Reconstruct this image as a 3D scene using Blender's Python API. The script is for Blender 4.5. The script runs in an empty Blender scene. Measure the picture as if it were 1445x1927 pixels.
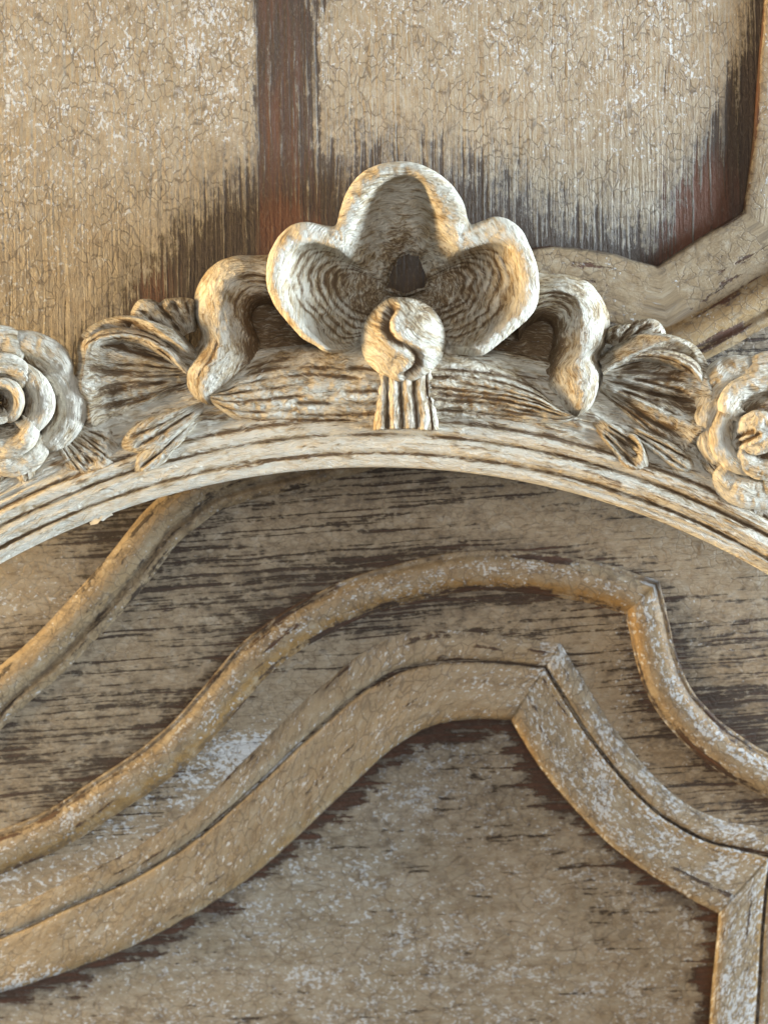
import bpy, math
import numpy as np
from mathutils import Vector

# ------------------------------------------------------------------ camera, light
S, D, PITCH, Z0, LD = 0.0002, 0.45, math.radians(9), 1.2, 0.492   # m per photo pixel at the frame, metres to frame / door
W, H = 1445.0, 1927.0
sc = bpy.context.scene
VIEW = np.array([0, math.cos(PITCH), -math.sin(PITCH)])
UP = np.array([0, math.sin(PITCH), math.cos(PITCH)])
CAM = np.array([0, 0, Z0]) - VIEW * LD
cd = bpy.data.cameras.new('camera'); co = bpy.data.objects.new('camera', cd); sc.collection.objects.link(co)
co.location = CAM; co.rotation_euler = (math.pi / 2 - PITCH, 0, 0)
cd.sensor_fit = 'HORIZONTAL'; cd.sensor_width = 36; cd.lens = 36 * D / (W * S)
cd.clip_start = 0.01; cd.clip_end = 50
cd.dof.use_dof = True; cd.dof.focus_distance = D - 0.004; cd.dof.aperture_fstop = 11.0
sc.camera = co
wd = bpy.data.worlds.new('World'); sc.world = wd; wd.use_nodes = True
bg = wd.node_tree.nodes['Background']; bg.inputs[0].default_value = (0.92, 0.96, 1.0, 1); bg.inputs[1].default_value = 0.15
def lamp(name, loc, target, size, power, col):
    l = bpy.data.lights.new(name, 'AREA'); l.shape = 'RECTANGLE'; l.size, l.size_y = size; l.energy = power; l.color = col
    o = bpy.data.objects.new(name, l); sc.collection.objects.link(o); o.location = loc
    o.rotation_euler = (Vector(target) - Vector(loc)).to_track_quat('-Z', 'Y').to_euler()
lamp('window_light_warm', (-1.5, -0.225, Z0 - 0.04), (0, -0.06, Z0), (0.36, 0.75), 66.0, (1.0, 0.70, 0.33))
lamp('window_light_cool', (1.5, -0.30, Z0 + 0.18), (0, -0.06, Z0), (0.36, 0.75), 78.0, (0.72, 0.87, 1.0))
lamp('front_fill_light', (-0.05, -1.6, Z0 + 0.35), (0, 0, Z0), (1.0, 1.0), 11.0, (0.99, 0.98, 0.98))  # added frontal fill to brighten door and frame, no known source
sc.render.engine = 'CYCLES'
vs = sc.view_settings; vs.view_transform = 'Standard'; vs.look = 'None'; vs.gamma = 1; vs.exposure = 0.0

# ------------------------------------------------------------------ helpers
def hsh(ix, iy, s):
    n = (ix * 374761393 + iy * 668265263 + s * 144269504) & 0xffffffff
    n = ((n ^ (n >> 13)) * 1274126177) & 0xffffffff
    return ((n ^ (n >> 16)) & 0xffff) / 65535.0
def vn(x, y, s=0):
    ix = np.floor(x).astype(np.int64); iy = np.floor(y).astype(np.int64)
    fx = x - ix; fy = y - iy; fx = fx * fx * (3 - 2 * fx); fy = fy * fy * (3 - 2 * fy)
    a = hsh(ix, iy, s) * (1 - fx) + hsh(ix + 1, iy, s) * fx
    b = hsh(ix, iy + 1, s) * (1 - fx) + hsh(ix + 1, iy + 1, s) * fx
    return a * (1 - fy) + b * fy
def fbm(x, y, s=0, o=3):
    r = 0; a = .5
    for i in range(o): r = r + a * vn(x * 2 ** i, y * 2 ** i, s + i * 7); a *= .5
    return r / (1 - .5 ** o)
def sst(a, b, x):
    t = np.clip((x - a) / (b - a), 0, 1); return t * t * (3 - 2 * t)
def catmull(p, n=24):
    p = np.array(p, float); q = np.vstack([2 * p[0] - p[1], p, 2 * p[-1] - p[-2]]); out = []
    t = np.linspace(0, 1, n, endpoint=False)[:, None]
    for i in range(1, len(q) - 2):
        a, b, c, d = q[i - 1], q[i], q[i + 1], q[i + 2]
        out.append(.5 * (2 * b + (c - a) * t + (2 * a - 5 * b + 4 * c - d) * t ** 2 + (3 * b - a - 3 * c + d) * t ** 3))
    return np.vstack(out + [p[-1:]])
def resamp(c, n):
    s = np.r_[0, np.cumsum(np.hypot(*np.diff(c, axis=0).T))]; t = np.linspace(0, s[-1], n)
    return np.stack([np.interp(t, s, c[:, 0]), np.interp(t, s, c[:, 1])], 1)
def curve(p, n): return resamp(catmull(p), n)
def frame_xyz(px, py, d):                       # frame-local metres; d = relief towards the viewer
    k = (D - d * S) / D
    return np.stack([(px - W / 2) * S * k, -d * S, (H / 2 - py) * S * k], -1)
def door_xyz(px, py, h):                        # door-local metres (door face is the plane y = 0)
    kx = (px - W / 2) * S / D; kz = (H / 2 - py) * S / D
    vy = VIEW[1] + UP[1] * kz; vz = VIEW[2] + UP[2] * kz
    t = (-h * S - CAM[1]) / vy
    return np.stack([kx * t, -h * S + 0 * kx, CAM[2] - Z0 + vz * t], -1)
def mesh_obj(name, parent, P, mat, uv, attrs, mask=None):
    n, m = P.shape[:2]
    i = np.arange(n * m).reshape(n, m)
    q = np.stack([i[:-1, :-1], i[1:, :-1], i[1:, 1:], i[:-1, 1:]], -1).reshape(-1, 4)
    V = P.reshape(-1, 3).astype(np.float32)
    A = {k: np.broadcast_to(v, (n, m)).reshape(-1) for k, v in attrs.items()}; U = uv.reshape(-1, 2)
    if mask is not None:
        q = q[mask.reshape(-1)]
        used = np.unique(q); rm = np.zeros(n * m, int); rm[used] = np.arange(len(used))
        q = rm[q]; V = V[used]; U = U[used]; A = {k: v[used] for k, v in A.items()}
    me = bpy.data.meshes.new(name); nf = len(q)
    me.vertices.add(len(V)); me.vertices.foreach_set('co', V.ravel())
    me.loops.add(nf * 4); me.loops.foreach_set('vertex_index', q.ravel().astype(np.int32))
    me.polygons.add(nf); me.polygons.foreach_set('loop_start', np.arange(nf, dtype=np.int32) * 4)
    me.polygons.foreach_set('use_smooth', np.ones(nf, bool))
    a = me.attributes.new('guv', 'FLOAT_VECTOR', 'POINT')
    a.data.foreach_set('vector', np.c_[U, np.zeros(len(U))].astype(np.float32).ravel())
    for k, v in A.items():
        a = me.attributes.new(k, 'FLOAT', 'POINT'); a.data.foreach_set('value', v.astype(np.float32))
    me.update(calc_edges=True); me.validate(); me.materials.append(mat)
    o = bpy.data.objects.new(name, me); sc.collection.objects.link(o)
    if parent: o.parent = parent
    return o
def empty(name, loc, rot=(0, 0, 0), parent=None):
    o = bpy.data.objects.new(name, None); sc.collection.objects.link(o); o.location = loc; o.rotation_euler = rot
    o.empty_display_size = .05
    if parent: o.parent = parent
    return o

# ------------------------------------------------------------------ materials
class NT:
    def __init__(s, name):
        s.m = bpy.data.materials.new(name); s.m.use_nodes = True; s.t = s.m.node_tree; s.t.nodes.clear()
        s.out = s.t.nodes.new('ShaderNodeOutputMaterial'); s.b = s.t.nodes.new('ShaderNodeBsdfPrincipled')
        s.t.links.new(s.b.outputs[0], s.out.inputs[0])
    def put(s, sock, v):
        if isinstance(v, bpy.types.NodeSocket): s.t.links.new(v, sock)
        else: sock.default_value = v
    def m_(s, op, a, b=0.0, c=0.0, clamp=False):
        n = s.t.nodes.new('ShaderNodeMath'); n.operation = op; n.use_clamp = clamp
        for i, v in enumerate((a, b, c)): s.put(n.inputs[i], v)
        return n.outputs[0]
    def attr(s, k, vec=False):
        n = s.t.nodes.new('ShaderNodeAttribute'); n.attribute_name = k; return n.outputs['Vector' if vec else 'Fac']
    def map(s, v, scale, loc=(0, 0, 0), rot=0):
        n = s.t.nodes.new('ShaderNodeMapping'); s.put(n.inputs[0], v); n.inputs[1].default_value = loc
        n.inputs[2].default_value = (0, 0, rot); n.inputs[3].default_value = scale; return n.outputs[0]
    def noise(s, v, scale=1, detail=3, rough=.55, dist=0):
        n = s.t.nodes.new('ShaderNodeTexNoise'); s.put(n.inputs['Vector'], v); n.inputs['Scale'].default_value = scale
        n.inputs['Detail'].default_value = detail; n.inputs['Roughness'].default_value = rough; n.inputs['Distortion'].default_value = dist
        return n.outputs['Fac']
    def noisec(s, v, scale=1, detail=2):
        n = s.t.nodes.new('ShaderNodeTexNoise'); s.put(n.inputs['Vector'], v); n.inputs['Scale'].default_value = scale
        n.inputs['Detail'].default_value = detail; return n.outputs['Color']
    def vadd(s, a, b, k):
        n = s.t.nodes.new('ShaderNodeVectorMath'); n.operation = 'MULTIPLY_ADD'; s.put(n.inputs[0], b); n.inputs[1].default_value = k; s.put(n.inputs[2], a)
        return n.outputs[0]
    def vor(s, v, scale=1, feat='DISTANCE_TO_EDGE', rnd=1):
        n = s.t.nodes.new('ShaderNodeTexVoronoi'); n.feature = feat; s.put(n.inputs['Vector'], v); n.inputs['Scale'].default_value = scale
        n.inputs['Randomness'].default_value = rnd; return n.outputs[0]
    def step(s, x, a, b):
        n = s.t.nodes.new('ShaderNodeMapRange'); n.interpolation_type = 'SMOOTHSTEP'; s.put(n.inputs[0], x)
        s.put(n.inputs[1], a); s.put(n.inputs[2], b); return n.outputs[0]
    def mix(s, f, a, b):
        n = s.t.nodes.new('ShaderNodeMix'); n.data_type = 'RGBA'; s.put(n.inputs[0], f)
        for i, v in ((6, a), (7, b)): s.put(n.inputs[i], v if isinstance(v, bpy.types.NodeSocket) else (*v, 1))
        return n.outputs[2]
    def bump(s, h, dist, st=1.0, normal=None):
        n = s.t.nodes.new('ShaderNodeBump'); n.inputs['Strength'].default_value = st; n.inputs['Distance'].default_value = dist
        s.put(n.inputs['Height'], h)
        if normal is not None: s.put(n.inputs['Normal'], normal)
        return n.outputs[0]
    def add(s, *xs):                              # sum of (socket, gain) and a constant
        r = None
        for x in xs:
            v = s.m_('MULTIPLY', x[0], x[1]) if isinstance(x, tuple) else x
            r = v if r is None else s.m_('ADD', r, v)
        return r

def carved_material():
    t = NT('antiqued_carved_wood'); g = t.attr('guv', True); gl = t.attr('glaze')
    gw = t.vadd(g, t.noisec(t.map(g, (.02, .02, 1))), (30, 30, 0))
    fib = t.noise(t.map(gw, (.055, .30, 1)), 1, 5, .65, .6)
    fib2 = t.noise(t.map(gw, (.035, .14, 1), (31, 7, 0), .5), 1, 4, .6, .8)
    low = t.noise(t.map(g, (.016, .024, 1)), 1, 4, .65)
    spk = t.noise(t.map(g, (.22, .30, 1)), 1, 2, .6)
    tan = t.step(t.add((low, .9), (fib2, .8), (gl, .3)), .70, 1.06)
    col = t.mix(tan, (.78, .73, .61), (.54, .41, .24))
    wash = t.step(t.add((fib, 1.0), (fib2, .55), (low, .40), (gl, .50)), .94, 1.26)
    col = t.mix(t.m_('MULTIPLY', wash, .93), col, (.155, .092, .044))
    pits = t.m_('MULTIPLY', t.step(spk, .69, .76), .8)
    col = t.mix(pits, col, (.06, .04, .025))
    chalk = t.m_('MULTIPLY', t.step(t.add((fib, .7), (spk, .5)), .70, .86), .6)
    col = t.mix(chalk, col, (.80, .79, .74))
    t.put(t.b.inputs['Base Color'], col)
    t.put(t.b.inputs['Roughness'], t.add((wash, .12), .44))
    t.b.inputs['Specular IOR Level'].default_value = .45
    h = t.add((fib, 1.0), (fib2, .8), (spk, .25), (pits, -.5))
    t.put(t.b.inputs['Normal'], t.bump(h, .0019, .95))
    return t.m

def paint_material(name, grain=(.006, .085), crack=(.022, .05), tan1=(.315, .262, .178), tan2=(.375, .322, .235), crk=.75, relief=1.0, gbase=0.0, wood=(.048, .033, .023), bias=0.0):
    t = NT(name); g = t.attr('guv', True); wear_shade = t.attr('wear_shade'); red = t.attr('red'); wht = t.attr('white'); och = t.attr('ochre')
    gw = t.vadd(g, t.noisec(t.map(g, (.006, .02, 1))), (40, 14, 0))
    st = t.noise(t.map(gw, (*grain, 1)), 1, 4, .6)
    st2 = t.noise(t.map(gw, (grain[0] * 2.5, grain[1] * 2.3, 1), (9, 3, 0)), 1, 3, .6)
    fine = t.noise(t.map(g, (.09, .16, 1)), 1, 4, .65)
    low = t.noise(t.map(g, (.008, .012, 1)), 1, 3)
    mid = t.noise(t.map(g, (.03, .045, 1), (5, 8, 0)), 1, 4, .6)
    # flaked paint shows the timber below
    wm = t.step(t.add(wear_shade, (st, 2.3), (st2, .9), (fine, .8), (mid, .7)), 2.74 + bias, 2.96 + bias)
    soot = t.step(t.add((wear_shade, .8), (mid, 1.0), (fine, .7)), .86, 1.38)
    paint = t.mix(t.step(low, .3, .7), tan1, tan2)
    paint = t.mix(t.m_('MULTIPLY', t.step(mid, .45, .75), .5), paint, (.34, .25, .145))
    paint = t.mix(t.m_('MULTIPLY', t.step(st, .52, .7), .30), paint, (.30, .225, .14))
    grime = t.noise(t.map(gw, (.034, .052, 1), (13, 4, 0)), 1, 6, .72, .4)
    paint = t.mix(t.m_('MULTIPLY', t.step(grime, .50, .68), .62), paint, (.17, .125, .082))
    paint = t.mix(t.m_('MULTIPLY', t.step(grime, .48, .34), .50), paint, (.45, .42, .355))
    paint = t.mix(t.m_('MULTIPLY', och, t.step(t.add((mid, 1), (fine, .5)), .45, .85)), paint, (.33, .195, .065))
    # chalky white specks
    sp = t.noise(t.map(g, (.095, .125, 1), (3, 1, 0)), 1, 3, .65)
    clump = t.noise(t.map(g, (.018, .024, 1), (7, 2, 0)), 1, 3, .6)
    sp2 = t.noise(t.map(g, (.16, .22, 1), (2, 5, 0)), 1, 2, .5)
    wm2 = t.step(t.add((sp, 1.0), (sp2, .40), (clump, .55), (low, .10), (wht, .38)), 1.20, 1.31)
    paint = t.mix(t.m_('MULTIPLY', wm2, .85), paint, (.60, .615, .62))
    # crackle
    cv = t.map(t.vadd(g, t.noisec(t.map(g, (.04, .06, 1), (2, 6, 0)), 1, 2), (22, 11, 0)), (*crack, 1))
    cr = t.m_('SUBTRACT', 1.0, t.step(t.vor(cv), .008, .070))
    cr = t.m_('MULTIPLY', cr, t.step(t.noise(t.map(g, (.012, .012, 1), (4, 4, 0)), 1, 2), .30, .55))
    cr2 = t.m_('SUBTRACT', 1.0, t.step(t.vor(t.map(cv, (2.3, 2.1, 1), (.3, .7, 0))), .0, .05))
    crx = t.m_('MAXIMUM', cr, t.m_('MULTIPLY', cr2, .42))
    paint = t.mix(t.m_('MULTIPLY', crx, crk), paint, (.12, .088, .058))
    paint = t.mix(t.m_('MULTIPLY', soot, .75), paint, (.075, .062, .052))
    wd_ = t.mix(t.step(t.add((st2, .7), (red, .75)), .50, .95), wood, (.115, .046, .024))
    wd_ = t.mix(t.m_('MULTIPLY', t.step(fine, .5, .75), .45), wd_, (.16, .125, .095))
    col = t.mix(wm, paint, wd_)
    t.put(t.b.inputs['Base Color'], col)
    t.put(t.b.inputs['Roughness'], t.add((wm, .18), (wm2, .1), .50))
    t.b.inputs['Specular IOR Level'].default_value = .38
    h = t.add((wm, -1.0), (crx, -.16), (st, -1.2), (fine, .45), (wm2, .25), (grime, .9))
    t.put(t.b.inputs['Normal'], t.bump(h, .0007 * relief, .8))
    return t.m

M_carved = carved_material()
M_upper = paint_material('crackled_tan_paint', (.0024, .115), (.036, .082), crk=.8, relief=1.25)
M_rail = paint_material('streaked_worn_paint', (.0028, .115), (.045, .06), (.31, .248, .168), (.365, .305, .218), crk=.35, relief=1.2, bias=-.03)
M_mould = paint_material('moulding_paint', (.004, .04), (.05, .045), (.31, .243, .153), (.36, .295, .20), crk=.55, relief=.7)
M_panel = paint_material('chalky_panel_paint', (.006, .06), (.03, .036), (.32, .275, .20), (.40, .35, .27), crk=.4, relief=.9, bias=.03)

# ================================================================== the painted door
door = empty('cabinet_door', (0, 0, Z0))
door['label'] = 'old cabinet door in crackled tan paint with curved raised mouldings, behind the carved frame'
door['category'] = 'door'
E = np.vstack([catmull([(1470, -420), (1437, 0), (1427, 110), (1417, 250), (1408, 330), (1398, 396)]),
               catmull([(1398, 398), (1322, 443), (1237, 499)]),
               catmull([(1235, 499), (1192, 489), (1147, 475), (1072, 465), (1012, 465), (900, 496), (760, 580), (600, 640), (400, 700), (200, 770), (0, 850), (-300, 960), (-600, 1040)])])
EX = E[E[:, 1] > 395]; EX = EX[np.argsort(EX[:, 0])]
def edge_y(x): return np.interp(x, EX[:, 0], EX[:, 1])
BEAD1 = catmull([(-420, 1650), (-200, 1490), (0, 1300), (79, 1232), (158, 1150), (226, 1075), (295, 988), (345, 945), (405, 908), (500, 880), (600, 855), (760, 815), (950, 765), (1120, 712), (1270, 646), (1360, 600), (1445, 552), (1700, 400), (1900, 250)])
BEAD2 = [catmull([(-420, 1720), (-200, 1680), (0, 1607), (105, 1562), (210, 1495), (295, 1437), (355, 1385), (415, 1318), (474, 1249), (530, 1203), (605, 1158), (684, 1122), (760, 1100), (840, 1082), (921, 1075), (1021, 1082), (1121, 1100), (1206, 1126)]),
         catmull([(1206, 1126), (1220, 1181), (1232, 1236), (1257, 1302), (1297, 1357), (1357, 1410), (1445, 1462), (1600, 1520), (1900, 1570)])]
M3O = [catmull([(-420, 1850), (-200, 1825), (0, 1765), (131, 1707), (252, 1652), (368, 1578), (473, 1487), (552, 1412), (605, 1365), (665, 1313), (730, 1272), (795, 1251), (870, 1244), (946, 1247), (1026, 1256)]),
       catmull([(1026, 1256), (1061, 1313), (1103, 1378), (1150, 1440), (1197, 1493), (1247, 1537), (1322, 1579), (1390, 1598), (1450, 1612)]),
       catmull([(1450, 1612), (1437, 1720), (1424, 1927), (1400, 2350)])]
M3I = [catmull([(-420, 1950), (-200, 1925), (0, 1870), (131, 1828), (252, 1781), (368, 1720), (473, 1650), (552, 1582), (615, 1522), (684, 1458), (735, 1412), (785, 1380), (835, 1362), (896, 1354), (961, 1356)]),
       catmull([(961, 1356), (1001, 1424), (1035, 1470), (1081, 1525), (1146, 1589), (1222, 1646), (1287, 1686), (1352, 1720)]),
       catmull([(1352, 1720), (1345, 1802), (1334, 1927), (1312, 2350)])]
def dist_to(px, py, c):
    c = c[::3]; best = np.full(px.shape, 1e9)
    for p in c: best = np.minimum(best, (px - p[0]) ** 2 + (py - p[1]) ** 2)
    return np.sqrt(best)
def inside(px, py, poly):
    r = np.zeros(px.shape, bool); n = len(poly)
    for i in range(n):
        x1, y1 = poly[i]; x2, y2 = poly[(i + 1) % n]
        if y1 == y2: continue
        c = (y1 > py) != (y2 > py)
        r ^= c & (px < (x2 - x1) * (py - y1) / (y2 - y1) + x1)
    return r
def sheet(name, x0, x1, y0, y1, step, h, mat, rot, wearf, keep=None):
    nx = int((x1 - x0) / step); ny = int((y1 - y0) / step)
    X, Y = np.meshgrid(np.linspace(x0, x1, nx), np.linspace(y0, y1, ny))
    hh = h(X, Y) if callable(h) else h + 0 * X
    at = wearf(X, Y); c, s = math.cos(rot), math.sin(rot)
    uv = np.stack([X * c + Y * s, -X * s + Y * c], -1)
    mask = None
    if keep is not None:
        mk = keep(X, Y); mask = mk[:-1, :-1] | mk[1:, 1:] | mk[1:, :-1] | mk[:-1, 1:]
    return mesh_obj(name, door, door_xyz(X, Y, hh), mat, uv, at, mask)
def gauss(x, c, w): return np.exp(-((x - c) / w) ** 2)

# upper panel: vertical grain, bare timber along its foot
WC = np.array([(-400, 800), (60, 720), (170, 600), (250, 490), (330, 380), (430, 290), (500, 250), (620, 225), (750, 235), (850, 262), (950, 290), (1050, 345), (1150, 400), (1230, 400), (1290, 300), (1350, 160), (1400, 40), (1440, -100), (2000, -200)])
def wear_upper(X, Y):
    dy = Y - np.interp(X, WC[:, 0], WC[:, 1]) + 90 * (fbm(X / 60, Y / 160, 3) - .5)
    w = 1.0 * sst(-130, 220, dy) - .10
    colm = sst(470, 492, X + 10 * (fbm(Y / 90, X / 900, 4) - .5)) * (1 - sst(560, 630, X + 60 * (fbm(Y / 50, X / 25, 9) - .5)))
    w = np.maximum(w, 0.98 * colm * (.65 + .5 * fbm(X / 12, Y / 120, 8)))
    w = w + .18 * gauss(X, 700, 25) * sst(250, -50, Y) * 0
    eye = sst(42, 6, dist_to(X, Y, E))
    w = np.maximum(w, .8 * eye)
    red = .42 * colm * (.5 + fbm(X / 9, Y / 140, 15)) + .9 * gauss(X, 1310, 95) * sst(180, 380, Y) * .9 + .6 * gauss(X, 290, 60) * sst(420, 540, Y) + .4 * gauss(X, 560, 90) * sst(350, 420, Y)
    white = .31 * (1 - sst(-200, 20, dy)) - .25 * sst(-60, 60, dy) + .16 * gauss(X, 400, 70) * sst(450, 250, Y)
    return dict(wear_shade=w, red=red, white=white, ochre=.25 * fbm(X / 150, Y / 150, 5))
sheet('upper_panel', -520, 1520, -420, 1060, 5, -14, M_upper, math.pi / 2 - .015, wear_upper)

# rail between the panels: raised grain running nearly level
POLY = np.vstack([np.vstack([(a + b) / 2 for a, b in zip([resamp(c, 80) for c in M3O], [resamp(c, 80) for c in M3I])]), [(-420, 2350)]])
PANEL_TOP = np.vstack([E, [(-600, -420)]])
def wear_rail(X, Y):
    b1 = dist_to(X, Y, BEAD1); b2 = dist_to(X, Y, np.vstack(BEAD2)); m3 = dist_to(X, Y, np.vstack(M3O))
    up = sst(0, 60, Y - np.interp(X, BEAD2[0][:, 0], BEAD2[0][:, 1]))              # below bead two
    w = .33 + .20 * (fbm(X / 260, Y / 90, 11) - .5) * 2
    w = w + .20 * sst(95, 25, b2) + .08 * sst(80, 20, b1) - up * (.04 + .26 * sst(760, 560, X)) - .24 * np.exp(-((X - 1120) / 80) ** 2 - ((Y - 1290) / 120) ** 2)
    w = w - .30 * sst(120, -60, X + .2 * (Y - 1100)) * sst(1250, 1050, Y)
    w = w - .42 * np.exp(-((X - 1290) / 190) ** 2 - ((Y - 1060) / 85) ** 2) - .2 * np.exp(-((X - 1000) / 150) ** 2 - ((Y - 960) / 70) ** 2)
    w = w + .12 * np.exp(-((X - 1400) / 160) ** 2 - ((Y - 1330) / 70) ** 2)
    w = w - .35 * np.exp(-((X - 60) / 160) ** 2 - ((Y - 1100) / 80) ** 2) - .12 * sst(1350, 1560, Y) * sst(400, 0, X)
    w = w + .15 * sst(40, 8, m3)
    red = .25 + .45 * sst(70, 20, b2) * fbm(X / 60, Y / 30, 2)
    white = .28 * sst(1020, 1120, Y) * sst(1080, 1220, X) + .60 * sst(1330, 1420, Y) * sst(700, 520, X) * up + .62 * np.exp(-((X - 520) / 110) ** 2 - ((Y - 1420) / 90) ** 2)
    white = white + .5 * np.exp(-((X - 60) / 200) ** 2 - ((Y - 1130) / 90) ** 2) + .35 * np.exp(-((X - 1130) / 90) ** 2 - ((Y - 1300) / 140) ** 2) - .22
    return dict(wear_shade=w, red=red, white=white, ochre=.3 * sst(1150, 1250, X) * sst(1150, 1300, Y) + .12)
sheet('middle_rail', -420, 1900, 380, 2350, 5.5, 0, M_rail, -.075, wear_rail,
      lambda X, Y: ~inside(X, Y, POLY) & ~inside(X - 30, Y - 45, PANEL_TOP))
# lower panel, set back inside its moulding
M3all = np.vstack(M3I)
def wear_shade_panel(X, Y):
    d3 = dist_to(X, Y, M3all)
    w = .10 + .18 * (fbm(X / 140, Y / 60, 27) - .5) * 2 + .62 * sst(52, 4, d3 + 46 * (fbm(X / 110, Y / 40, 21) - .5)) + .22 * np.exp(-((X - 880) / 190) ** 2 - ((Y - 1400) / 50) ** 2)  # wear, plus a dark band painting the shadow line beside the moulding
    w = w + .25 * np.exp(-((X - 960) / 60) ** 2 - ((Y - 1480) / 25) ** 2)
    white = .30 + .35 * (fbm(X / 160, Y / 110, 23) - .5)
    return dict(wear_shade=w, red=.45 * sst(110, 30, d3), white=white, ochre=.15)
sheet('lower_panel', -420, 1420, 1300, 2350, 6, -40, M_panel, -.03, wear_shade_panel)

def strip_uv(n, m, length, width, uo=0):
    u, v = np.meshgrid(np.linspace(0, length, n) + uo, np.linspace(0, width, m), indexing='ij'); return np.stack([u, v], -1)
def prof(p, n):
    p = np.array(p, float); s = np.r_[0, np.cumsum(np.hypot(*(np.diff(p, axis=0) * [1, 1]).T))]
    c = catmull(p, 8); s = np.r_[0, np.cumsum(np.hypot(*np.diff(c, axis=0).T))]; t = np.linspace(0, s[-1], n)
    return np.interp(t, s, c[:, 0]), np.interp(t, s, c[:, 1])
def normals(c):
    t = np.gradient(c, axis=0); t /= np.hypot(*t.T)[:, None]; return np.stack([-t[:, 1], t[:, 0]], 1)
def sweep(name, segs, profile, npf, mat, attrf, step=4, uo=0, wob=1.2):
    """moulding of the given (offset, height) profile along curve segments, mitred where they meet"""
    cs = [resamp(c, max(8, int(np.hypot(*np.diff(c, axis=0).T).sum() / step))) for c in segs]
    ns = [normals(c) for c in cs]
    for i in range(len(cs) - 1):
        a, b = ns[i][-1], ns[i + 1][0]; mth = (a + b); mth = mth / np.hypot(*mth); k = mth / max(.35, mth @ a)
        na = len(ns[i]); L = 14
        ns[i][-1] = k; ns[i + 1][0] = k
    C = np.vstack(cs); Nn = np.vstack(ns)
    o, h = prof(profile, npf)
    ss = np.r_[0, np.cumsum(np.hypot(*np.diff(C, axis=0).T))]
    n = len(C); sw = 1 + .03 * (fbm(ss / 90, ss * 0, 31 + uo) - .5) * 2
    X = C[:, :1] + Nn[:, :1] * o[None] * sw[:, None]; Y = C[:, 1:] + Nn[:, 1:] * o[None] * sw[:, None]
    hh = h[None] + wob * (fbm(ss[:, None] / 40, o[None] / 25, 37 + uo) - .5) * 2
    uv = np.stack([np.broadcast_to(ss[:, None] + uo * 500, X.shape), np.broadcast_to(o[None], X.shape)], -1)
    return mesh_obj(name, door, door_xyz(X, Y, hh), mat, uv, attrf(X, Y, np.broadcast_to(o[None], X.shape), ss[:, None]))
# strip that borders the upper panel
def at_strip(X, Y, o, s):
    return dict(wear_shade=.02 + .5 * sst(-8, 0, o) + .22 * fbm(X / 12, Y / 160, 41) , red=.5 + 0 * X, white=-.05 + .1 * fbm(X / 80, Y / 80, 6) + .25 * sst(300, 100, Y), ochre=.35 + 0 * X)
segE = [E[E[:, 1] <= 396.5][:-1], catmull([(1398, 397), (1322, 443), (1236, 499)]), E[np.argmax(E[:, 0] == 1235):]]
def strip_mesh():
    o = sweep('panel_border', [segE[0], segE[1], segE[2]], [(0, -18), (-.5, -6), (-3, 1), (-9, 4), (-30, 5), (-70, 4), (-115, 2), (-128, -3)], 40, M_mould, at_strip, 5, 3, 1.0)
    return o
strip_mesh()
def at_bead1(X, Y, o, s):
    right = sst(1100, 1250, X)
    return dict(wear_shade=-.04 + .16 * sst(12, 22, np.abs(o)) + .10 * gauss(o, 26, 7) + .25 * fbm(s / 60, o / 12, 51) - .05 * right, red=.15 + .3 * right, white=.12 * (1 - right) + 0 * X, ochre=.4 + .4 * right)
sweep('bead_moulding', [BEAD1], [(-37, -3), (-33, 3), (-24, 14), (-8, 21), (8, 20), (20, 12), (26, 6), (31, 8), (38, 12), (46, 9), (52, 2), (55, -3)], 40, M_mould, at_bead1, 4, 1)
def at_bead2(X, Y, o, s):
    return dict(wear_shade=.08 + .22 * sst(20, 30, np.abs(o)) + .2 * (fbm(s / 90, o / 14, 61) - .4), red=.35 + 0 * X, white=.22 + .4 * gauss(o, -8, 12) * fbm(s / 60, o / 20, 3) + .1 * sst(1180, 1240, X), ochre=.25 + .75 * sst(4, 20, o) * sst(1230, 1190, X) + .8 * sst(-6, -20, o) * sst(1190, 1230, X))  # ochre along the bead sides paints in golden edge light
sweep('bead_moulding', BEAD2, [(-42, -4), (-39, 3), (-35, 5), (-31, 4), (-27, 9), (-19, 17), (-6, 21), (8, 21), (19, 18), (27, 11), (30, 5), (33, 4), (36, 3), (38, -5)], 36, M_mould, at_bead2, 4, 2)
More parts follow.
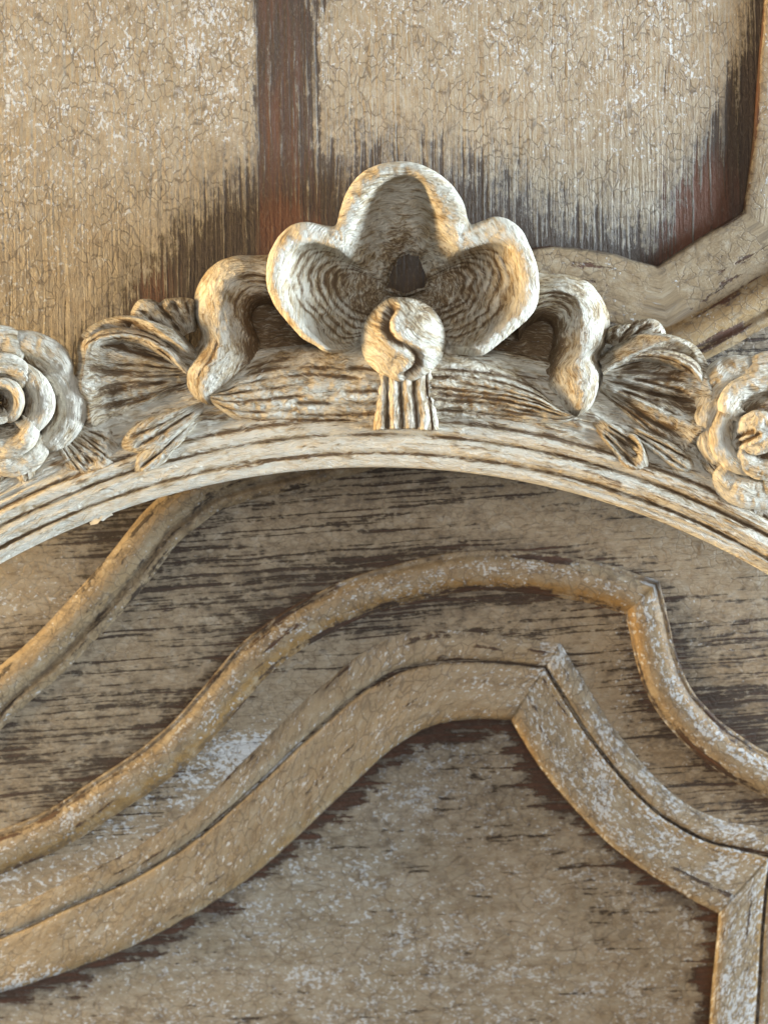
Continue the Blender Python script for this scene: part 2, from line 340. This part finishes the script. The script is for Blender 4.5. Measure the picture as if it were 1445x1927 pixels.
# wide moulding round the lower panel (outer and inner edge given)
def wide_moulding():
    n = [300, 150, 90]
    o = np.vstack([resamp(c, k) for c, k in zip(M3O, n)]); i = np.vstack([resamp(c, k) for c, k in zip(M3I, n)])
    v, h = prof([(-.46, -3), (-.42, 1), (-.30, 5), (-.14, 8), (-.06, 7), (-.03, 3), (0, -2), (.03, 4), (.09, 9), (.3, 11), (.6, 15), (.84, 17), (.93, 15), (.98, 7), (1, -8), (1.0, -46)], 84)
    X = o[:, :1] * (1 - v) + i[:, :1] * v; Y = o[:, 1:] * (1 - v) + i[:, 1:] * v
    ss = np.r_[0, np.cumsum(np.hypot(*np.diff((o + i) / 2, axis=0).T))][:, None]
    vv = np.broadcast_to(v[None], X.shape)
    hh = h[None] + 1.6 * (fbm(ss / 50, vv * 3, 71) - .5) * 2
    right = sst(980, 1030, X)
    at = dict(wear_shade=.06 + .18 * sst(-.2, -.45, vv) + .42 * gauss(vv, 0, .04) * (.3 + 1.1 * fbm(ss / 80, vv * 2, 75)) + .35 * sst(.97, 1.0, vv) + .12 * (fbm(ss / 70, vv * 5, 73) - .4), red=.3 + 0 * X,
              white=.20 + .45 * right * fbm(X / 60, Y / 60, 8) + .25 * np.exp(-((X - 930) / 60) ** 2 - ((Y - 1285) / 30) ** 2) + .35 * sst(200, 0, X) * sst(.6, .9, vv),
              ochre=.12 + .55 * sst(.8, .95, vv) * (1 - right) + .9 * gauss(vv, .07, .06) * right)  # ochre edge bands paint the warm light into the moulding colour
    uv = np.stack([np.broadcast_to(ss, X.shape), vv * 105], -1)
    mesh_obj('panel_moulding', door, door_xyz(X, Y, hh), M_mould, uv, at)
wide_moulding()

# ================================================================== the carved frame
frame = empty('carved_frame', CAM + VIEW * D, (-PITCH, 0, 0))
frame['label'] = 'carved whitewashed wooden frame with shell crest, knot, tassel and roses, leaning on the painted door'
frame['category'] = 'frame'
def carve(name, parent, px, py, d, uv, glaze, wob=2.0, mask=None, seed=0):
    d = d + wob * (fbm(px / 34, py / 34, 81 + seed) - .5) * 2 + 2.0 * (fbm(px / 10, py / 10, 83 + seed) - .5) * 2
    px = px + 1.6 * (fbm(px / 25, py / 25, 85 + seed) - .5) * 2; py = py + 1.6 * (fbm(px / 25, py / 25, 87 + seed) - .5) * 2
    return mesh_obj(name, parent, frame_xyz(px, py, d), M_carved, uv + seed * 37.0, dict(glaze=np.clip(glaze, -1, 1.3)), mask)
def strokes(u, v, lines, seed=0):
    """carved lines (v at u=0, v at u=1, from u, to u, half width, depth) -> depth, glaze"""
    dep = 0 * u * v; gl = 0 * u * v
    for k, (a, b, u0, u1, w, q) in enumerate(lines):
        c = a + (b - a) * u + .010 * np.sin(7 * u + k * 1.7) + .03 * (vn(u * 3.5 + 3 * k, v * 0, 97 + seed) - .5)
        g = np.exp(-(np.abs(v - c) / (w * .85)) ** 1.5) * sst(u0, u0 + .12, u) * (1 - sst(u1 - .15, u1, u))
        dep = dep + 1.35 * q * g * (.45 + .8 * vn(u * 4 + k, v * 0, 95 + seed)); gl = gl + g * (.10 + .75 * vn(u * 9, v * 0 + k, 90 + seed))
    return dep, gl
def fan_lines(n, seed, w, q, spread=.06, lo=.08, hi=.92):
    r = np.random.RandomState(seed); out = []
    for v in np.linspace(lo, hi, n):
        a = v + r.uniform(-spread, spread) * .6; b = v + r.uniform(-spread, spread)
        u0 = r.uniform(0, .3) - .1; out.append((a, b, u0, r.uniform(.7, 1.1), w * r.uniform(.6, 1.3), q * r.uniform(.5, 1.2)))
    return out
# --- the moulded rail, a full round
RC, RR = (705.0, 2334.0), 1455.0
def build_rail():
    o, d = prof([(6, -92), (1, -80), (0, -20), (0, -4), (2, 2), (6, 5), (16, 8), (21, 9), (24, 4), (26, 1), (29, 6), (35, 12), (46, 15), (56, 14), (60, 9), (62, 6), (65, 12), (72, 17), (82, 18), (88, 14), (91, 8), (95, 11), (101, 12), (112, 8), (150, 5), (200, 0), (225, -16), (235, -50), (238, -92)], 170)
    th = np.radians(np.r_[np.linspace(-34, 34, 760), np.linspace(34, 326, 240)[1:]])
    T = th[:, None]; O = o[None]; s = T * RR
    w1 = 1.6 * (fbm(s / 120 + 50, O / 30, 101) - .5) * 2
    OO = O + w1 * sst(0, 4, O)
    fray = fbm(s / 45 + 40, O / 3.2, 103, 3)                      # split, fibrous surface
    bare = sst(100, 116, O); dd = d[None] + (3.4 * (fray - .5) * 2 + 2.6 * (fbm(s / 160 + 60, O / 9, 105) - .5) * 2) * sst(2, 12, O) * (1 + 1.6 * bare) + 7 * bare * (fbm(s / 70 + 20, O / 16 + s / 60, 107) - .5) * 2
    X = RC[0] + (RR + OO) * np.sin(T); Y = RC[1] - (RR + OO) * np.cos(T)
    gl = gauss(O, 26, 3.5) * (.3 + .9 * fbm(s / 90 + 9, O * 0, 3)) + gauss(O, 62, 4) * (.2 + .9 * fbm(s / 70 + 5, O * 0, 7)) + gauss(O, 91, 5) * .8 + .5 * sst(.62, .75, fray) - .12
    gl = gl + bare * (.0 + .5 * sst(.55, .75, fbm(s / 70 + 20, O / 16 + s / 60, 107)))
    gl = gl + .25 * sst(.02, .35, T) * (fbm(s / 60, O / 6, 17)) - .25 * sst(20, 8, O) - .22
    P = frame_xyz(X, Y, dd)
    uv = np.stack([np.broadcast_to(s, X.shape), OO], -1)
    mesh_obj('moulded_rail', frame, P, M_carved, uv, dict(glaze=np.clip(gl, -.5, 1.2)))
build_rail()
def cup(name, parent, c, th, Rin, Rc, Ro, d_in, d0, hh, back, power, ni=70, nr=46, ribs=None, glaze_in=.3, maskf=None, wob=2.0, seed=0, flow=1.0, wall=None):
    """scooped petal with a rolled lip, in polar form round c"""
    n = len(th); one = np.ones(n)
    Rin, Rc, Ro, d_in, d0, hh, power = [np.broadcast_to(np.asarray(v, float), (n,))[:, None] for v in (Rin, Rc, Ro, d_in, d0, hh, power)]
    t = np.linspace(0, 1, ni)[None]
    r1 = Rin + (Rc - Rin) * t; dd1 = d_in + (d0 - d_in) * t ** power if wall is None else wall(th[:, None], r1, Rc - r1, d0)
    gl1 = glaze_in * (1 - t ** 2) + 0 * r1
    if ribs is not None:
        q, g = ribs(np.broadcast_to(th[:, None], r1.shape), np.broadcast_to(t, r1.shape)); dd1 = dd1 - q; gl1 = gl1 + g
    a = np.radians(np.linspace(180, -35, nr))[None, 1:]
    wdt = (Ro - Rc) / 2
    r2 = Rc + wdt + wdt * np.cos(a); dd2 = d0 + hh * np.sin(a); gl2 = -.15 + 0 * r2
    e = np.linspace(0, 1, 10)[None, 1:]
    r3 = r2[:, -1:] - e * wdt * .5; dd3 = dd2[:, -1:] + (back - dd2[:, -1:]) * e; gl3 = .25 + 0 * r3
    r = np.hstack([r1, r2, r3]); d = np.hstack([dd1, dd2, dd3]); gl = np.hstack([gl1, gl2, gl3])
    X = c[0] + r * np.cos(th)[:, None]; Y = c[1] - r * np.sin(th)[:, None]
    uv = np.stack([th[:, None] * np.mean(Rc) * flow + 0 * r, r], -1)
    mask = None
    if maskf is not None:
        k = maskf(X, Y); mask = ~(k[:-1, :-1] & k[1:, 1:])
    return carve(name, parent, X, Y, d, uv, gl, wob, mask, seed)
# --- shell crest
def build_shell():
    c = np.array([760., 562.])
    z = lambda p: catmull([(460 + .4152 * x, 280 + .4152 * y) for x, y in p], 30)
    out = z([(440, 985), (340, 905), (250, 848), (180, 768), (122, 680), (97, 590), (108, 490), (150, 402), (210, 348), (290, 330), (360, 344), (410, 352), (432, 290), (450, 222), (490, 150), (545, 96), (620, 66), (720, 54), (820, 76), (915, 138), (985, 230), (1012, 318), (1040, 345), (1100, 312), (1180, 312), (1248, 358), (1292, 436), (1326, 540), (1336, 650), (1310, 740), (1240, 810), (1150, 885), (1050, 960), (980, 1010)])
    cre = z([(440, 930), (345, 868), (262, 780), (200, 680), (176, 570), (205, 485), (262, 436), (340, 432), (410, 455), (452, 440), (510, 350), (555, 250), (600, 180), (660, 140), (740, 128), (800, 150), (838, 220), (866, 300), (890, 380), (950, 452), (1000, 460), (1060, 440), (1135, 428), (1195, 450), (1232, 520), (1244, 620), (1216, 720), (1125, 812), (1020, 890), (960, 945)])
    th = np.radians(np.linspace(230, -52, 600))
    def rad(cv):
        q = cv - c; a = np.unwrap(np.arctan2(-q[:, 1], q[:, 0]) % (2 * np.pi), period=2 * np.pi); a = np.where(a > np.radians(290), a - 2 * np.pi, a)
        i = np.argsort(a); r = np.interp(th, a[i], np.hypot(*q.T)[i])
        return np.convolve(np.pad(r, 4, 'edge'), np.ones(9) / 9, 'valid')
    Ro, Rc = rad(out), rad(cre); Rc = np.minimum(Rc, Ro - 14)
    deg = np.degrees(th); top = np.exp(-((deg - 88) / 40) ** 4)
    side = 1 - np.exp(-((deg - 90) / 52) ** 4)
    endt = sst(228, 212, deg) * sst(-50, -34, deg); Ro = Ro * (.8 + .2 * endt); Rc = Rc * (.8 + .2 * endt)
    def wall(T, r, w, d0):
        dg = np.degrees(T); tp = np.exp(-((dg - 88) / 42) ** 4)
        fl = -26 - 44 * np.exp(-(r / 95) ** 2) - 14 * tp
        L = 78 + 14 * tp
        k = np.clip(1 - w / L, 0, 1); d = fl + (d0 - fl) * k ** 1.7
        s = 1 - np.exp(-((dg - 90) / 56) ** 4)
        ph = w / 17 + 1.7 * fbm(T * 3 + 9, w / 50, 111) + .35 * np.cos(T)
        c = .5 + .5 * np.cos(2 * np.pi * ph); m = s * sst(8, 20, w) * (1 - sst(95, 130, w))
        ph2 = dg / 8 + .9 * fbm(T * 4 + 9, w / 40, 112)
        d = d - 6.5 * m * (1 - c) ** 1.5 * (.4 + 1.0 * fbm(T * 5, w / 20, 117)) - 2.5 * (1 - s) * sst(10, 30, w) * (.5 + .5 * np.cos(2 * np.pi * ph2))
        return d
    def ribs(T, t):
        w = (1 - t) * (Rc[:, None] - 6); dg = np.degrees(T); s = 1 - np.exp(-((dg - 90) / 56) ** 4)
        ph = w / 17 + 1.7 * fbm(T * 3 + 9, w / 50, 111) + .35 * np.cos(T)
        c = .5 + .5 * np.cos(2 * np.pi * ph); m = s * sst(8, 20, w) * (1 - sst(95, 130, w))
        return 0, .55 * m * (1 - c) ** 2 * (.2 + fbm(T * 8, w / 12, 113)) + .28 * sst(55, 120, w)
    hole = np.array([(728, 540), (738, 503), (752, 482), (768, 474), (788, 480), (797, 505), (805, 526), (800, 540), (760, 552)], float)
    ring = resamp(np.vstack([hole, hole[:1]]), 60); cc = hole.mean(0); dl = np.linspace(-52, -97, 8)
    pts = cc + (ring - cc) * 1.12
    carve('hole_light_block', frame, np.repeat(pts[:, :1], 8, 1), np.repeat(pts[:, 1:], 8, 1), np.repeat(dl[None], 60, 0), np.stack(np.meshgrid(np.arange(60.) * 4, dl, indexing='ij'), -1), .8 + 0 * np.ones((60, 8)), .5)  # added brown tube that keeps side light out of the hole
    cup('shell', frame, c, th, 6, Rc, Ro, -26 - 50 * top, (46 + 5 * np.cos(2 * th)) - 60 * (1 - endt), (19 + 4 * top) * (.3 + .7 * endt), -92, 2.0, 120, 56, ribs, .0,
        lambda X, Y: inside(X + 5 * (fbm(X / 9, Y / 9, 5) - .5), Y + 8 * (fbm(X / 9, Y / 9, 6) - .5), hole), 4.0, wall=wall)
build_shell()
# --- knot: ball with an S-shaped fold
def build_knot():
    rho = np.linspace(0, 1, 110)[None]; a = np.linspace(0, 2 * np.pi, 260)[:, None]
    R = 80.0; ang = rho * np.radians(118)
    x = R * np.sin(ang) * np.cos(a); y = -R * np.sin(ang) * np.sin(a) * .99; z = R * np.cos(ang)
    cv = curve([(738, 582), (728, 600), (729, 622), (742, 640), (763, 651), (779, 661), (786, 676), (780, 693), (764, 706)], 60)
    X = 758.5 + x; Y = 638.5 + y
    dd = np.sqrt(((X[..., None] - cv[:, 0]) ** 2 + (Y[..., None] - cv[:, 1]) ** 2)).min(-1)
    side = np.interp(Y, cv[:, 1], cv[:, 0]) - X
    q = 9.0 * np.exp(-(dd / 6.5) ** 2) - 4.0 * np.exp(-((dd - 15) / 9) ** 2)
    q = np.where(z > -10, q, 0); k = 1 - q / R
    gl = .95 * np.exp(-(dd / 7) ** 2) * (.3 + .9 * fbm(X / 14, Y / 14, 121)) + .5 * sst(640, 570, Y) * fbm(X / 20, Y / 20, 5) - .1
    uv = np.stack([(X * .8 + Y * .6), (-X * .6 + Y * .8)], -1)
    carve('knot', frame, 758.5 + x * k, 638.5 + y * k, 22 + z * k * .93, uv, gl, 1.6, None, 3)
build_knot()
# --- tassel under the knot
def build_tassel():
    u, v = np.meshgrid(np.linspace(0, 1, 110), np.linspace(0, 1, 150), indexing='ij')
    xl = 708 - 10 * u; xr = 816 + 12 * u ** .8
    X = xl + (xr - xl) * v; Y = 690 + 124 * u - 4 * np.cos(np.pi * (v - .5))
    ph = v * 4.6 + .08 * np.sin(5 * u); fl = np.abs(np.sin(np.pi * ph)) ** .7
    env = (1 - np.abs(2 * v - 1) ** 8) ** .5
    d = -10 + env * (46 - 6 * u + 11 * fl) - 40 * sst(.965, 1, u)
    gl = .9 * (1 - fl) ** 2 * (.5 + .8 * vn(u * 6, v * 14, 5)) + .2 * u - .1
    carve('tassel', frame, X, Y, d, np.stack([u * 120 + X * .3, v * 125], -1), gl, 1.4, None, 5)
build_tassel()
def ruled(name, A, B, prf, lines=(), nu=150, nv=110, wob=2.2, seed=0, glaze=0.0, hu=None, parent=None, flowv=False, gf=None):
    a = curve(A, nu); b = curve(B, nu); u, v = np.meshgrid(np.linspace(0, 1, nu), np.linspace(0, 1, nv), indexing='ij')
    X = a[:, :1] * (1 - v) + b[:, :1] * v; Y = a[:, 1:] * (1 - v) + b[:, 1:] * v
    p = np.array(prf, float); c = catmull(p, 12); d = np.interp(v, c[:, 0], c[:, 1])
    if hu is not None: d = d + np.interp(u, *np.array(hu, float).T)
    q, g = strokes(u, v, lines, seed); d = d - q
    L = np.hypot(*np.diff(a, axis=0).T).sum(); wd2 = np.hypot(*(a - b).T).mean()
    gl = glaze + g + (gf(u, v) if gf else 0)
    uv = np.stack([u * L, v * wd2], -1)
    return carve(name, parent or frame, X, Y, d, uv, gl, wob, None, seed)
def leaf(name, base, spec, ang, prf, lines, nu=120, nv=110, wob=3.0, seed=0, glaze=0.0, edge=.10, back=-60, bend=0, gf=None, hs=None, parent=None, r0=45):
    """fan-shaped leaf: spec = (s, radius) outline, ang = start/end degrees from base, prf = relief along the radius"""
    u, v = np.meshgrid(np.linspace(0, 1, nu), np.linspace(0, 1, nv), indexing='ij')
    sp = np.array(spec, float); c = catmull(sp, 16); R = np.interp(v, c[:, 0], c[:, 1])
    th = np.radians(ang[0] + (ang[1] - ang[0]) * v + bend * u ** 2)
    r = r0 + (R - r0) * np.minimum(u / .985, 1)
    X = base[0] + r * np.cos(th); Y = base[1] - r * np.sin(th)
    c = catmull(np.array(prf, float), 12); d = np.interp(u, c[:, 0], c[:, 1])
    if hs is not None: d = d + np.interp(v, *np.array(hs, float).T) * sst(0, .5, u)
    q, g = strokes(u, v, lines, seed); d = d - q
    eu = np.sqrt(np.clip(1 - np.clip((u - (1 - edge)) / edge, 0, 1) ** 2, 0, 1)); ev = np.clip(1 - np.abs(2 * v - 1) ** 9, 0, 1) ** .5
    d = back + (d - back) * eu * ev
    uv = np.stack([u * R.max(), v * R.max() * abs(np.radians(ang[1] - ang[0]))], -1)
    return carve(name, parent or frame, X, Y, d, uv, glaze + g + (gf(u, v) if gf else 0), wob, None, seed)
DOME = [(0, -40), (.04, -8), (.14, 14), (.35, 27), (.6, 28), (.82, 20), (.94, 8), (1, -6)]
# --- draped swags left and right of the knot
ruled('swag', [(716, 648), (650, 646), (570, 648), (500, 664), (445, 690), (395, 742)], [(716, 806), (640, 806), (560, 806), (490, 803), (435, 790), (388, 752)],
      [(0, -50), (.05, -10), (.16, 20), (.4, 38), (.65, 38), (.85, 24), (.95, 8), (1, -8)],
      [(.30, .22, -.1, .85, .030, 6), (.42, .33, .05, 1.0, .026, 6), (.47, .46, .3, 1.1, .024, 5), (.56, .55, -.1, .42, .035, 7), (.62, .64, .35, 1.1, .024, 5), (.70, .72, -.1, .55, .030, 8), (.74, .80, .4, 1.0, .026, 5), (.82, .86, -.1, .5, .028, 7), (.90, .90, .1, .9, .022, 5), (.18, .12, .2, .8, .03, 4)],
      200, 140, 2.4, 7, -.05)
ruled('swag', [(806, 652), (860, 660), (910, 672), (960, 690), (1010, 722), (1050, 772)], [(806, 808), (880, 806), (950, 803), (1010, 804), (1060, 800), (1090, 786)],
      [(0, -50), (.05, -10), (.16, 22), (.4, 40), (.6, 37), (.8, 26), (.93, 8), (1, -8)],
      [(.26, .16, .0, 1.0, .030, 7), (.36, .30, -.1, 1.1, .026, 7), (.44, .42, .1, .9, .030, 8), (.50, .52, -.1, 1.0, .022, 6), (.56, .62, .0, 1.0, .026, 7), (.62, .74, -.1, .8, .030, 7), (.78, .84, -.1, .7, .026, 7), (.88, .92, -.1, .6, .026, 6), (.70, .80, .4, 1.1, .024, 5)],
      190, 140, 2.4, 9, .05)
# --- looped ribbon ends either side of the shell
LOOPP = [(0, -92), (.03, -30), (.10, 12), (.20, 33), (.34, 42), (.50, 38), (.68, 24), (.84, 2), (.94, -30), (1, -62)]
ruled('ribbon_loop', [(548, 470), (500, 479), (440, 482), (395, 503), (369, 545), (366, 590), (376, 630), (362, 664), (343, 692), (342, 722), (362, 748), (390, 762)],
      [(548, 610), (525, 584), (502, 574), (483, 580), (475, 598), (480, 622), (492, 648), (492, 674), (480, 700), (460, 726), (434, 750), (406, 768)], LOOPP,
      [(.40, .36, .0, .35, .03, 6), (.52, .46, .02, .30, .03, 5), (.62, .6, .1, .5, .03, 4), (.3, .3, .55, .95, .025, 2)], 190, 120, 2.4, 11, 0,
      hu=[(0, -22), (.2, -6), (.4, 4), (.55, -4), (.75, 8), (.92, -4), (1, -40)], gf=lambda u, v: .55 * sst(.62, .85, v) * (1 - sst(.6, .8, u)))
ruled('ribbon_loop', [(975, 500), (1020, 514), (1065, 516), (1106, 530), (1134, 562), (1147, 602), (1142, 640), (1130, 668), (1136, 700), (1132, 740), (1116, 768), (1090, 786)],
      [(975, 650), (987, 622), (1009, 606), (1031, 608), (1041, 626), (1035, 656), (1023, 684), (1013, 708), (1017, 734), (1031, 756), (1051, 774), (1072, 786)], LOOPP,
      [(.36, .36, .0, .36, .03, 7), (.48, .46, .02, .40, .03, 7), (.60, .6, .0, .45, .03, 6), (.25, .25, .0, .3, .03, 4)], 190, 120, 2.4, 13, .05,
      hu=[(0, -22), (.2, -4), (.4, 4), (.58, -8), (.75, 6), (.92, -2), (1, -36)], gf=lambda u, v: .5 * sst(.6, .85, v) * (1 - sst(.6, .8, u)))
# floor of the hollows inside the loops, browned to paint in their shade
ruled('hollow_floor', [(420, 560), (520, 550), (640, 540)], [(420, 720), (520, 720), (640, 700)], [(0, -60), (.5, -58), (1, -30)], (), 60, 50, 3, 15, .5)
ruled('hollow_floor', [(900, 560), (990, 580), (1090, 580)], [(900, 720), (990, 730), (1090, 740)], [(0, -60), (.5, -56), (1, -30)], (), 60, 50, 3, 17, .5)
# --- small pointed leaves behind
leaf('leaf_tip', (372, 668), [(0, 150), (.14, 143), (.24, 150), (.36, 152), (.46, 138), (.52, 122), (.60, 122), (.72, 116), (.85, 112), (1, 104)], (163, 92),
     [(0, -20), (.4, -4), (.75, 6), (1, 4)], [(.16, .12, .1, .95, .03, 5), (.3, .30, .2, .9, .03, 5), (.52, .50, .1, 1.1, .035, 8), (.7, .70, .2, .95, .03, 5), (.85, .86, .2, .95, .03, 5)], 90, 110, 1.8, 19, .1, .10, -92)
leaf('leaf_tip', (1132, 690), [(0, 70), (.2, 84), (.36, 100), (.5, 122), (.62, 136), (.74, 138), (.86, 134), (1, 132)], (84, 12),
     [(0, -20), (.4, 0), (.75, 10), (1, 8)], [(.2, .2, .1, .95, .04, 5), (.4, .42, .1, 1.1, .035, 7), (.55, .57, .2, .9, .03, 5), (.75, .76, .1, .95, .03, 6)], 90, 110, 1.8, 21, .15, .12, -92)
# --- acanthus leaves running to the roses
leaf('acanthus_leaf', (408, 704), [(0, 100), (.12, 150), (.22, 205), (.34, 246), (.46, 268), (.58, 262), (.70, 270), (.82, 262), (.92, 266), (1, 250)], (130, 208),
     [(0, 16), (.3, 18), (.6, 14), (.8, 14), (.92, 22), (1, 20)], fan_lines(13, 4, .018, 6.5, .05, .25, .96) + [(.30, .24, .2, .95, .04, 10)], 170, 170, 2.4, 23, .05, .08, -80,
     hs=[(0, 0), (.06, 24), (.16, 34), (.24, 6), (.32, -22), (.42, -4), (.5, 8), (.58, -2), (.7, 14), (.8, 4), (.9, 12), (1, -4)])
leaf('acanthus_leaf', (1090, 704), [(0, 112), (.1, 150), (.2, 190), (.30, 224), (.42, 244), (.55, 262), (.68, 272), (.8, 262), (.92, 250), (1, 240)], (40, -46),
     [(0, 14), (.3, 18), (.6, 16), (.8, 16), (.92, 22), (1, 18)], fan_lines(14, 9, .018, 7, .05, .28, .97) + [(.34, .30, .1, .95, .04, 10)], 170, 170, 2.4, 25, .1, .08, -80,
     hs=[(0, 0), (.10, 24), (.22, 32), (.30, 8), (.38, -18), (.48, 4), (.55, 10), (.64, -4), (.75, 12), (.84, 2), (.92, 10), (1, -4)])
ROLL = [(0, -70), (.06, -10), (.2, 24), (.42, 36), (.65, 28), (.85, 6), (1, -20)]
ruled('leaf_roll', [(146, 676), (150, 640), (182, 620), (238, 613), (290, 626), (330, 652), (362, 690)], [(168, 700), (182, 668), (206, 654), (240, 650), (276, 660), (308, 682), (340, 716)], ROLL,
      [(.35, .35, .1, .9, .05, 3), (.62, .6, .2, 1.0, .05, 4)], 130, 70, 3.0, 35, 0, hu=[(0, -24), (.15, 0), (.7, 2), (1, -16)])
ruled('leaf_roll', [(1128, 690), (1160, 662), (1205, 650), (1256, 652), (1300, 668), (1330, 694), (1340, 726)], [(1140, 716), (1172, 692), (1206, 684), (1246, 688), (1278, 702), (1298, 722), (1302, 744)], ROLL,
      [(.35, .35, .1, .9, .05, 3), (.62, .6, .2, 1.0, .05, 4)], 130, 70, 3.0, 37, .05, hu=[(0, -16), (.2, 0), (.7, 2), (1, -18)])
# --- long petals under the leaves
leaf('long_petal', (424, 740), [(0, 164), (.3, 205), (.55, 224), (.8, 205), (1, 160)], (222, 197), [(0, 6), (.25, 22), (.6, 28), (.85, 26), (1, 16)],
     [(.45, .42, .1, .9, .06, 4), (.72, .66, .3, .95, .05, 3)], 110, 80, 4.0, 27, .0, .14, -20)
leaf('long_petal', (402, 762), [(0, 140), (.3, 185), (.55, 200), (.8, 190), (1, 150)], (231, 211), [(0, 6), (.25, 20), (.6, 24), (.85, 20), (1, 12)],
     [(.5, .5, .1, .95, .05, 4)], 110, 60, 2.0, 29, .0, .14, -20)
leaf('long_petal', (1085, 762), [(0, 130), (.3, 165), (.55, 180), (.8, 170), (1, 140)], (-26, -54), [(0, 8), (.3, 22), (.65, 18), (.85, 28), (1, 20)],
     [(.24, .3, .2, .9, .06, 7), (.5, .5, .2, .85, .08, 8), (.76, .7, .2, .9, .06, 6)], 110, 90, 2.0, 31, .1, .14, -20)
leaf('long_petal', (1140, 780), [(0, 150), (.3, 185), (.55, 200), (.8, 190), (1, 150)], (-22, -40), [(0, 6), (.25, 22), (.6, 26), (.85, 24), (1, 12)],
     [(.35, .35, .1, .95, .06, 5), (.65, .68, .1, .95, .06, 5)], 110, 80, 2.0, 33, .05, .14, -20)
# --- roses
def petal(parent, c, a0, a1, rin, ro, lip, din, d0, hh, seed, power=1.3, back=-60, gl=.35):
    s = np.linspace(0, 1, 130); th = np.radians(a0 + (a1 - a0) * s); e = np.sin(np.pi * np.clip(s, .0, 1)) ** .35
    Ro = rin + (ro - rin) * (.55 + .45 * e) * (1 + .03 * np.sin(9 * s + seed)); Rc = np.maximum(rin + 4, Ro - lip)
    return cup('petal', parent, c, th, rin, Rc, Ro, din, d0 - 14 * (1 - e), hh, back, power, 46, 40, None, gl, None, 5.0, seed)
def petals(parent, rc, rings, seed):
    k = 0
    for n, a, span, rin, ro, lip, din, d0, hh in rings:
        for q in range(n):
            a0 = a + q * 360.0 / n + 9 * math.sin(q * 2.3 + seed); k += 1
            f = 1 + .10 * math.sin(q * 1.9 + seed)
            petal(parent, rc, a0 - span / 2, a0 + span / 2, rin, ro * f, lip, din, d0 + 4 * (q % 2), hh, seed + k)
rose = empty('rose', (0, 0, 0), parent=frame)
petals(rose, (0, 758), [(6, 46, 76, 62, 160, 50, -14, 8, 17), (4, 8, 120, 26, 104, 40, -8, 26, 18), (2, 30, 215, 2, 50, 22, -4, 40, 14)], 41)
rose2 = empty('rose', (0, 0, 0), parent=frame)
petals(rose2, (1440, 808), [(6, 128, 76, 60, 152, 56, -14, 10, 18), (4, 196, 122, 34, 104, 40, -8, 24, 17)], 141)
def bud(parent, c, R, slits, seed):
    rho = np.linspace(0, 1, 90)[None]; a = np.linspace(0, 2 * np.pi, 220)[:, None]; ang = rho * np.radians(112)
    x = R * np.sin(ang) * np.cos(a); y = -R * np.sin(ang) * np.sin(a); z = R * np.cos(ang) * .8; X = c[0] + x; Y = c[1] + y
    q = 0 * X; gl = 0 * X
    for pts, w, dep in slits:
        cv = curve(pts, 40); dd = np.sqrt(((X[..., None] - cv[:, 0]) ** 2 + (Y[..., None] - cv[:, 1]) ** 2)).min(-1)
        e = np.where(z > -5, np.exp(-(dd / w) ** 2), 0); q = q + dep * e - .35 * dep * np.exp(-((dd - 2.4 * w) / (1.2 * w)) ** 2) * (z > -5); gl = gl + .9 * e
    k = 1 - q / R
    carve('bud', parent, c[0] + x * k, c[1] + y * k, 6 + z * k, np.stack([a * R * .8 + 0 * X, rho * R + 0 * X], -1), gl - .1, 3.0, None, seed)
bud(rose2, (1444, 812), 66, [([(1388, 822), (1402, 816), (1416, 812)], 4, 8), ([(1392, 834), (1408, 828), (1426, 818)], 4, 9), ([(1375, 850), (1405, 866), (1440, 862), (1470, 840)], 7, 10), ([(1390, 775), (1420, 762), (1455, 768)], 8, 9)], 75)
# --- sepals and tucked leaves round the roses
for k, (b, sp, an, ls) in enumerate([((10, 770), [(0, 130), (.25, 146), (.4, 128), (.6, 148), (.8, 132), (1, 120)], (-56, -128), 7), ((70, 770), [(0, 150), (.4, 186), (.7, 168), (1, 126)], (-14, -66), 8),
                                     ((1430, 812), [(0, 140), (.3, 164), (.45, 150), (.6, 172), (.8, 160), (1, 140)], (-48, -118), 7), ((1270, 790), [(0, 130), (.4, 170), (.7, 160), (1, 110)], (-16, -62), 7),
                                     ((-60, 720), [(0, 130), (.5, 210), (1, 130)], (215, 165), 6), ((1510, 790), [(0, 130), (.5, 210), (1, 130)], (12, -38), 6)]):
    leaf('sepal', b, sp, an, [(0, 4), (.4, 13), (.8, 14), (1, 9)], fan_lines(ls, 70 + k, .16 / (ls + 1), 4, .05, .2, .8), 90, 80, 5.0, 71 + k, .02, .2, -16, r0=50)
# --- lifted flake of paint on the rail's inner edge
def flake():
    u, v = np.meshgrid(np.linspace(0, 1, 30), np.linspace(0, 1, 14), indexing='ij')
    X = 168 + 42 * u + 3 * v; Y = 986 - 19 * u + 9 * (v - .5) * (.4 + vn(u * 7, v * 0, 3)) * np.sin(np.pi * np.clip(u, .06, .94)) ** .5
    mesh_obj('paint_flake', frame, frame_xyz(X, Y, 9 + 4 * np.sin(u * 5) * v + 3 * v), M_carved, np.stack([u * 40, v * 10], -1), dict(glaze=-1 + 0 * u))
flake()
